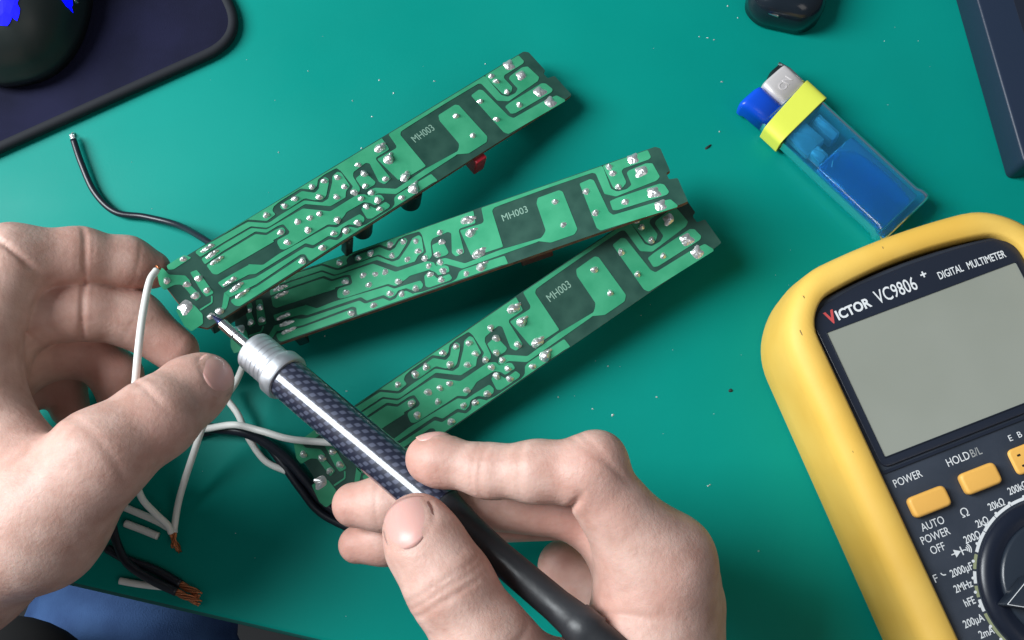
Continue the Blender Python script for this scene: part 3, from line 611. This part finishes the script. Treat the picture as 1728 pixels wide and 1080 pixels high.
# ---------------------------------------------------------------- cases cut by the top and right of the photo
q0, q1 = P(1612, 0), P(1698, 303); qd = (q0-q1)/np.linalg.norm(q0-q1); qn = np.array([qd[1], -qd[0], 0])
ct = thing('plastic_case', 'flat dark navy plastic case cut off by the right edge of the photo', 'case', q1, Matrix(((qn[0], qd[0], 0), (qn[1], qd[1], 0), (0, 0, 1))).to_quaternion())
v, f = prism(rrect(0, 0, 120, 190, 2.5), 0, 15.5); bevel(link('shell', v, f, 'case', ct), .9, 3)
v, f = prism(rrect(14, 22, 106, 170, 2), 15.5, 15.7); link('lid_panel', v, f, 'bezel', ct)
v, f = tube([(.75, .8, 15.15), (.75, 189, 15.15)], .22, 6); link('edge_glint', v, f, 'lead', ct)  # highlight along the chamfered edge, built as a thin bright metal line
qb = P(1318, 22, 0)
bt = thing('equipment_case', 'glossy black rounded case cut off by the top edge of the photo', 'case', qb, Matrix.Rotation(R(-14), 3, 'Z').to_quaternion())
rings = []
for ins, z in ((1.5, 0), (0, 1.5), (0, 9), (.8, 12), (2.6, 14.5), (5, 16), (8, 16.6)):
    rings.append([(x, y, z) for x, y in fillet([(-15+ins, -4+ins), (-9+ins*.8, -9+ins), (9-ins*.8, -9+ins), (15-ins, -3+ins), (18-ins, 60-ins), (-18+ins, 60-ins)], 4.5, 5)])
v, f = loft(rings); link('shell', v, [q[::-1] for q in f], 'gloss_black', bt, smooth=True)
v, f = tube(spline([(-13.0, -2.5, 10.5), (-8.0, -7.2, 10.6), (-2, -8.3, 10.5)], 8), .7, 8); link('edge_glint', v, f, 'lead', bt, smooth=True)  # glint on the rounded front edge, modelled as a bright strip

# ---------------------------------------------------------------- crumbs on the mat
def crumb(px, py, r, m, label, seed, sx=1., sy=1., rot=0):
    v, f = lump(seed, r*sx, r*sy, r*.8, 0, 9); c, s = math.cos(rot), math.sin(rot)
    p = P(px, py, 0.05); v = [(x*c-y*s+p[0], x*s+y*c+p[1], z+.03) for x, y, z in v]; return tag(link('crumb', v, f, m), label, 'crumb')
crumb(1195, 248, .75, 'black_crumb', 'tiny dark crumb on the mat between the middle board and the lighter', 3, 2.0, .7, R(35))
crumb(1233, 659, .7, 'black_crumb', 'tiny dark crumb on the mat left of the multimeter', 4, 1.1, .9)
cv = []
near = [(1194, 64), (1205, 67), (1180, 62), (819, 108), (733, 137), (664, 157), (628, 197), (470, 257), (1218, 138), (1214, 222), (1228, 10), (937, 600), (942, 670), (1026, 618), (1034, 700), (1033, 702), (1195, 820), (1198, 818), (548, 567), (585, 660), (640, 135), (595, 170), (1245, 30), (610, 250), (1280, 930), (1000, 690), (1108, 670), (520, 120)]
for i, (x, y) in enumerate(near):
    v, f = lump(200+i, random.uniform(.22, .5), random.uniform(.2, .38), .3, 0, 7); p = P(x, y, 0); cv.append(([(a+p[0], b+p[1], c+.02) for a, b, c in v], f))
for i in range(60):
    x, y = random.uniform(200, 1650), random.uniform(0, 1050); v, f = lump(300+i, random.uniform(.08, .2), random.uniform(.08, .16), .12, 0, 6); p = P(x, y, 0); cv.append(([(a+p[0], b+p[1], c+.02) for a, b, c in v], f))
v, f = merge(cv); tag(link('solder_specks', v, f, 'crumb', loc=(0, 0, 0)), 'bright solder specks scattered over the green mat', 'specks', kind='stuff')

# ---------------------------------------------------------------- lap below the table edge
def tube_body(name, pts, rad, m, label, cat, wob=3.):
    path = spline(pts, 12); n = len(path); rr = np.interp(np.linspace(0, 1, n), np.linspace(0, 1, len(rad)), rad)
    v, f = tube(path, rr, 48); v = np.array(v); c = np.repeat(path, 48, 0); d = v-c
    wv = 1+wob/60*(np.sin(v[:, 0]*.07+v[:, 1]*.11)*np.sin(v[:, 1]*.05+2)+.5*np.sin(v[:, 1]*.23+v[:, 0]*.05))
    return tag(link(name, c+d*wv[:, None], f, m, smooth=True), label, cat)
j0 = P(175, 1040, -95)
tube_body('jeans_leg', [(j0[0]-50, j0[1]-230, j0[2]-60), (j0[0]-20, j0[1]-80, j0[2]-60), (j0[0], j0[1]+40, j0[2]-62), (j0[0]+15, j0[1]+200, j0[2]-70)], [60, 54, 46, 40], 'denim', 'blue denim covered thigh below the table edge at the bottom left', 'jeans', 6.)
j1 = P(-30, 1090, -40)
tube_body('shirt_hem', [(j1[0]-60, j1[1]-60, j1[2]-40), (j1[0]-10, j1[1]-20, j1[2]-30), (j1[0]+20, j1[1]-40, j1[2]-34), (j1[0]+60, j1[1]-120, j1[2]-60)], [34, 31, 28, 26], 'cloth', 'black clothing in the bottom left corner beside the blue jeans', 'clothing')

# ---------------------------------------------------------------- hands: implicit surfaces, polygonised with surface nets
def smin(a, b, k):
    h = np.maximum(k-np.abs(a-b), 0)/k; return np.minimum(a, b)-h*h*k*.25
def surface_nets(f, org, h):
    nx, ny, nz = f.shape; s = f < 0
    cs = np.zeros((nx-1, ny-1, nz-1), np.uint8)
    for i in (0, 1):
        for j in (0, 1):
            for k in (0, 1): cs += s[i:nx-1+i, j:ny-1+j, k:nz-1+k]
    act = (cs > 0) & (cs < 8); idx = np.full(act.shape, -1, np.int64); cells = np.argwhere(act); idx[act] = np.arange(len(cells))
    acc = np.zeros((len(cells), 3)); cnt = np.zeros(len(cells))
    C8 = [(i, j, k) for i in (0, 1) for j in (0, 1) for k in (0, 1)]
    val = {c: f[cells[:, 0]+c[0], cells[:, 1]+c[1], cells[:, 2]+c[2]] for c in C8}
    for c in C8:
        for ax in range(3):
            if c[ax] == 0:
                d = list(c); d[ax] = 1; a, b = val[c], val[tuple(d)]; m_ = (a < 0) != (b < 0)
                t_ = np.where(m_, a/(a-b+1e-12), 0); p = np.array(c, float)[None].repeat(len(cells), 0); p[:, ax] += t_
                acc[m_] += p[m_]; cnt[m_] += 1
    verts = org+h*(cells+acc/cnt[:, None]); faces = []
    for ax in range(3):
        u, w_ = [(1, 2), (2, 0), (0, 1)][ax]
        sl = [slice(None)]*3; sl2 = [slice(None)]*3; sl[ax] = slice(0, -1); sl2[ax] = slice(1, None)
        a, b = s[tuple(sl)], s[tuple(sl2)]; e = np.argwhere(a != b); e = e[(e[:, u] > 0) & (e[:, w_] > 0) & (e[:, u] < f.shape[u]-1) & (e[:, w_] < f.shape[w_]-1)]
        inside = a[e[:, 0], e[:, 1], e[:, 2]]
        def g(du, dw):
            q = e.copy(); q[:, u] -= du; q[:, w_] -= dw; return idx[q[:, 0], q[:, 1], q[:, 2]]
        q = np.stack([g(1, 1), g(0, 1), g(0, 0), g(1, 0)], 1); q[~inside] = q[~inside][:, ::-1]; faces.append(q)
    return verts, np.vstack(faces)
class Field:
    def __init__(self, lo, hi, h):
        self.lo = np.array(lo, float); self.h = h; self.n = np.ceil((np.array(hi)-self.lo)/h).astype(int)+1
        ax = [self.lo[i]+h*np.arange(self.n[i]) for i in range(3)]
        self.X, self.Y, self.Z = [a.astype(np.float32) for a in np.meshgrid(*ax, indexing='ij')]
    def sub(self, pts, pad):
        pts = np.asarray(pts); a = np.clip(((pts.min(0)-pad-self.lo)/self.h).astype(int), 0, self.n-1); b = np.clip(((pts.max(0)+pad-self.lo)/self.h).astype(int)+2, 1, self.n)
        sl = tuple(slice(int(i), int(j)) for i, j in zip(a, b)); w_ = Field.__new__(Field); w_.lo, w_.h, w_.n = self.lo, self.h, self.n; w_.X, w_.Y, w_.Z = self.X[sl], self.Y[sl], self.Z[sl]; return sl, w_
    def cone(self, a, b, ra, rb, flat=None):
        d = np.asarray(b, float)-a; L = d@d
        t_ = np.clip(((self.X-a[0])*d[0]+(self.Y-a[1])*d[1]+(self.Z-a[2])*d[2])/L, 0, 1)
        qx, qy, qz = self.X-a[0]-t_*d[0], self.Y-a[1]-t_*d[1], self.Z-a[2]-t_*d[2]
        q2 = qx*qx+qy*qy+qz*qz; g = np.float32(1.)
        if flat is not None:                              # (unit axis, factor): thinner along that axis
            n_, k = flat; dn_ = qx*n_[0]+qy*n_[1]+qz*n_[2]; q2 = q2+dn_*dn_*(1/k**2-1)
        return (np.sqrt(q2)-(ra+(rb-ra)*t_)).astype(np.float32)
def finger(F, joints, radii, k=4.5):
    f = None
    for i in range(len(joints)-1):
        c = F.cone(joints[i], joints[i+1], radii[i], radii[i+1]); f = c if f is None else smin(f, c, k)
    return f
def crease(F, f, at, axis, side, depth, wid, reach):
    """fold across a joint: a groove in the plane through `at` normal to `axis`, on the `side` half"""
    at = np.asarray(at, float); axis = np.asarray(axis, float)/np.linalg.norm(axis); side = np.asarray(side, float)/np.linalg.norm(side)
    dx, dy, dz = F.X-at[0], F.Y-at[1], F.Z-at[2]
    pl = dx*axis[0]+dy*axis[1]+dz*axis[2]; sd = dx*side[0]+dy*side[1]+dz*side[2]
    rad = np.sqrt(np.maximum(dx*dx+dy*dy+dz*dz, 1e-6)); bow = pl+.9*np.sin(sd*.5+rad*.3)*.35
    m_ = np.clip(sd/rad*1.6, 0, 1)*np.clip((reach-rad)/3., 0, 1)
    return f+(depth*np.exp(-(bow/wid)**2)*m_).astype(np.float32)
def build_hand(name, label, palm, fingers, creases, knuckles, flush, h=.68, kp=9., bounds=None):
    pts = np.array([p for a, b, ra, rb, fl in palm for p in (a, b)]+[j for js, rs in fingers for j in js]); R_ = 32
    lo_, hi_ = pts.min(0)-14, pts.max(0)+24
    if bounds is not None: lo_ = np.maximum(lo_, bounds[0]); hi_ = np.minimum(hi_, bounds[1])
    F = Field(lo_, hi_, h); pf = None
    for a, b, ra, rb, fl in palm:
        c = F.cone(a, b, ra, rb, fl); pf = c if pf is None else smin(pf, c, 12.)
    tot = pf.copy()
    for js, rs in fingers:
        sl, w_ = F.sub(js, max(rs)+12); g = smin(pf[sl], finger(w_, js, rs), kp); tot[sl] = smin(tot[sl], g, 1.0)
    for a, r in knuckles:
        sl, w_ = F.sub([a], r+8); tot[sl] = smin(tot[sl], w_.cone(a, np.asarray(a)+.1, r, r), 5.)
    for c in creases:
        sl, w_ = F.sub([c[0]], c[5]); tot[sl] = crease(w_, tot[sl], *c)
    v, q = surface_nets(tot, F.lo, h)
    o = link(name, v, q, 'skin', None, smooth=True)
    fl = np.zeros(len(v))
    for p, rad, amt in flush: fl = np.maximum(fl, amt*np.exp(-(np.linalg.norm(v-np.asarray(p), axis=1)/rad)**2))
    o.data.attributes.new('flush', 'FLOAT', 'POINT').data.foreach_set('value', fl)
    sm = o.modifiers.new('smooth', 'SMOOTH'); sm.factor = .5; sm.iterations = 3
    return tag(o, label, 'hand')
def nail(hand, tip, back, up_, length, half):
    """nail plate laid on the skin: tip/back = centre line points (mm, world), up_ = dorsal direction"""
    from mathutils.bvhtree import BVHTree
    me = hand.data
    tree = BVHTree.FromPolygons([v.co for v in me.vertices], [p.vertices[:] for p in me.polygons])
    tip, back, up_ = [np.asarray(x, float) for x in (tip, back, up_)]; d = tip-back; d /= np.linalg.norm(d); up_ = up_-d*(up_@d); up_ /= np.linalg.norm(up_); s = np.cross(d, up_)
    V, F_ = [], []; nu, nv = 15, 15; ho = np.array(hand.location)/S
    for i in range(nv):
        t_ = i/(nv-1)
        wid = half*(max(0, 1-(1-t_)**4.5)**.5*.30+.70) if t_ < .5 else half*(1-.10*((t_-.5)*2)**2)
        for j in range(nu):
            x = j/(nu-1)*2-1
            ln = -length*(1-t_)-(x*x)*(2.6*t_**2)+(x*x)*(2.8*(1-t_)**2)
            q = tip+d*ln+s*(wid*x)-ho; hit = tree.ray_cast(Vector((q+up_*30)*S), Vector(-up_), 60*S)[0]
            base = np.array(hit)/S if hit is not None else q-up_*3
            lift = .40-.62*abs(x)**3.2-.55*(1-t_)**5+.22*max(0, t_-.8)*5
            V.append(base+up_*lift)
    V = np.array(V); G = V.reshape(nv, nu, 3)
    for _ in range(3): G[1:-1, 1:-1] = .5*G[1:-1, 1:-1]+.125*(G[:-2, 1:-1]+G[2:, 1:-1]+G[1:-1, :-2]+G[1:-1, 2:])
    V = G.reshape(-1, 3)
    border = np.vstack([G[:11, 0], G[0], G[:11, -1]]); co = np.empty(len(me.vertices)*3); me.vertices.foreach_get('co', co); co = co.reshape(-1, 3)/S
    near_ = np.where(np.linalg.norm(co-G[nv//2, nu//2], axis=1) < length)[0]
    nrm = np.array([me.vertices[int(i)].normal for i in near_]); dd = np.min(np.linalg.norm(co[near_][:, None]-border[None], axis=2), axis=1)
    co[near_] -= nrm*(.30*np.exp(-(dd/.9)**2))[:, None]; me.vertices.foreach_set('co', (co*S).ravel()); me.update()
    for i in range(nv-1):
        for j in range(nu-1): F_.append([i*nu+j, i*nu+j+1, (i+1)*nu+j+1, (i+1)*nu+j])
    o = link('nail', V, F_, 'nail', hand, smooth=True); sol = o.modifiers.new('thick', 'SOLIDIFY'); sol.thickness = .45*S; sol.offset = -1
    return o
Pj = lambda *l: [P(*x) for x in l]

# left hand: thumb over, fingers curled under the end of the topmost board
th = Pj((60, 890, 66), (165, 775, 74), (265, 705, 66), (322, 660, 57), (344, 645, 54)); thr = [17.5, 14.2, 12.0, 10.4, 9.2]
ix = Pj((-70, 640, 62), (20, 437, 60), (135, 432, 50), (215, 442, 42), (256, 455, 37)); ixr = [14, 10.8, 8.9, 8.0, 6.6]
md = Pj((-80, 690, 44), (30, 535, 48), (140, 522, 42), (228, 540, 34), (297, 592, 29)); mdr = [13.5, 10.8, 9.7, 9.2, 7.8]
rg = Pj((-80, 730, 34), (40, 605, 34), (145, 590, 26), (198, 635, 22), (205, 700, 18)); rgr = [13, 9.8, 8.8, 8.0, 7.0]
lt_ = Pj((-70, 760, 24), (40, 650, 20), (105, 625, 15), (118, 690, 11)); ltr = [12, 8.6, 7.6, 6.8]
palm = [(P(-70, 650, 58), P(-90, 935, 48), 17, 23, None), (P(-80, 730, 36), P(-140, 935, 40), 16, 22, None), (P(60, 890, 62), P(-80, 950, 52), 17.5, 22, None), (P(-40, 700, 56), P(80, 850, 66), 13, 15, None), (P(-90, 935, 48), P(-380, 1110, 46), 23.5, 29, None)]
cr = []
for js, i, dp in ((ix, 2, .9), (ix, 1, 1.2), (md, 2, 1.1), (md, 1, .9)):
    cr.append((js[i], js[i+1]-js[i-1], (-.1, -.35, 1), dp, .9, 14))
for js, i, o_ in ((ix, 2, 2.2), (ix, 2, -2.4), (md, 2, 2.6), (md, 3, 0), (ix, 3, 1.5), (rg, 2, 0)):
    a_ = js[i+1]-js[i-1]; a_ = a_/np.linalg.norm(a_); cr.append((js[i]+a_*o_, a_, (-.1+.3*math.sin(i*7+o_), -.35, 1), .26, .6, 12))
cr += [(th[2], th[2]-th[1], (-.5, .6, .5), .55, .8, 15), (th[2]+(th[3]-th[2])*.25, th[2]-th[1], (-.5, .6, .5), .4, .7, 14), (th[1], th[2]-th[1], (.1, .2, 1), .3, 1.2, 18)]
left = build_hand('hand', 'left hand holding up the end of the topmost board, thumb towards the camera', palm, [(th, thr), (ix, ixr), (md, mdr), (rg, rgr), (lt_, ltr)], cr, [], [(th[4], 11, .75), (th[2], 13, .35), (ix[4], 12, .8), (ix[2], 11, .5), (md[4], 12, .8), (md[2], 11, .5), (rg[3], 14, .7), (lt_[3], 13, .7), (th[1], 18, .25)], bounds=((-260, -190, -5), (400, 400, 200)))
nail(left, th[4]+(th[4]-th[2])/np.linalg.norm(th[4]-th[2])*7.6, th[2], (.34, -.28, 1), 14.0, 7.4)

# right hand: pen grip round the soldering iron
th = Pj((945, 1230, 74), (822, 1092, 86), (757, 985, 90), (718, 920, 89), (704, 889, 87)); thr = [18, 12.8, 11.3, 10.3, 9.3]
ix = Pj((1112, 960, 80), (992, 797, 92), (905, 796, 90), (825, 795, 86), (740, 777, 82.5), (722, 774, 81.5)); ixr = [13.2, 9.2, 8.0, 7.0, 6.9, 6.2]
md = Pj((1120, 975, 66), (985, 858, 64), (800, 845, 60), (650, 850, 54), (598, 852, 51)); mdr = [14, 9.6, 8.4, 7.9, 7.0]
rg = Pj((1135, 1010, 52), (990, 862, 46), (790, 876, 46), (650, 912, 40), (603, 919, 38)); rgr = [13., 8.8, 7.7, 7.2, 6.1]
lt_ = Pj((1120, 1080, 38), (952, 955, 28), (1000, 925, 16), (1040, 960, 10)); ltr = [12., 7.6, 7.0, 6.4]
palm = [(P(1108, 965, 76), P(1090, 1300, 60), 16.5, 23, None), (P(1125, 1030, 54), P(1110, 1300, 44), 16, 20, None), (P(1110, 1075, 38), P(1110, 1300, 34), 13, 18, None), (P(945, 1230, 72), P(1080, 1300, 56), 18, 23, None), (P(1095, 1120, 74), P(985, 1225, 74), 13, 17, None), (P(1095, 1300, 48), P(1180, 1700, 50), 25, 31, None)]
cr = [(ix[1]+np.array([-3, -6, 0]), (ix[1]-ix[0])/np.linalg.norm(ix[1]-ix[0])+(ix[2]-ix[1])/np.linalg.norm(ix[2]-ix[1]), (-.35, -.8, .1), 1.6, 1.0, 14),
      (ix[3], ix[4]-ix[2], (.0, -.2, 1), .35, .8, 12), (ix[3]+np.array([-2.2, 0, 0]), ix[4]-ix[2], (.0, .3, 1), .3, .7, 12),
      (th[2], th[3]-th[1], (-.2, .1, 1), .55, .8, 15), (th[2]+(th[3]-th[2])*.16, th[3]-th[1], (-.2, .1, 1), .5, .7, 15), (th[2]-(th[3]-th[2])*.2, th[3]-th[1], (-.4, .1, 1), .45, .7, 15), (th[2]+(th[3]-th[2])*.5, th[3]-th[1], (-.2, .1, 1), .25, .7, 13),
      (ix[2]+np.array([-3, 0, 0]), ix[3]-ix[1], (0, .1, 1), .22, .8, 12), (ix[1]+np.array([4, 3, 0]), (1, .9, 0), (.2, .3, 1), .35, .8, 13), (ix[1]+np.array([1, 4, 0]), (.8, 1, 0), (.2, .3, 1), .3, .7, 13), (md[3], md[4]-md[2], (0, .2, 1), .4, .7, 11), (th[1], th[2]-th[0], (-.3, .2, 1), .4, .9, 17),
      (P(1010, 1015, 82), (-.3, 1, 0), (-.6, -.1, .7), 1.1, 1.2, 16), (P(1050, 1040, 82), (.1, 1, 0), (-.6, 0, .8), .6, 1.0, 18)]
right = build_hand('hand', 'right hand gripping the soldering iron like a pen', palm, [(th, thr), (ix, ixr), (md, mdr), (rg, rgr), (lt_, ltr)], cr, [(P(1146, 928, 80), 7.5), (P(1012, 772, 92), 6.8)], [(th[4], 11, .7), (th[2], 12, .4), (ix[5], 11, .7), (ix[1], 15, .5), (ix[3], 9, .35), (md[4], 12, .7), (rg[4], 12, .7), (P(1150, 925, 80), 16, .4), (md[1], 20, .8), (lt_[1], 14, .6), (P(1010, 1010, 80), 14, .45)], bounds=((-150, -330, -5), (400, 400, 200)))
nail(right, th[4]+(th[4]-th[2])/np.linalg.norm(th[4]-th[2])*7.4, th[2], (-.30, .12, 1), 15.0, 7.7)
nail(right, ix[5]+(ix[5]-ix[3])/np.linalg.norm(ix[5]-ix[3])*4.6, ix[3], (.0, 1, .12), 10.0, 5.2)
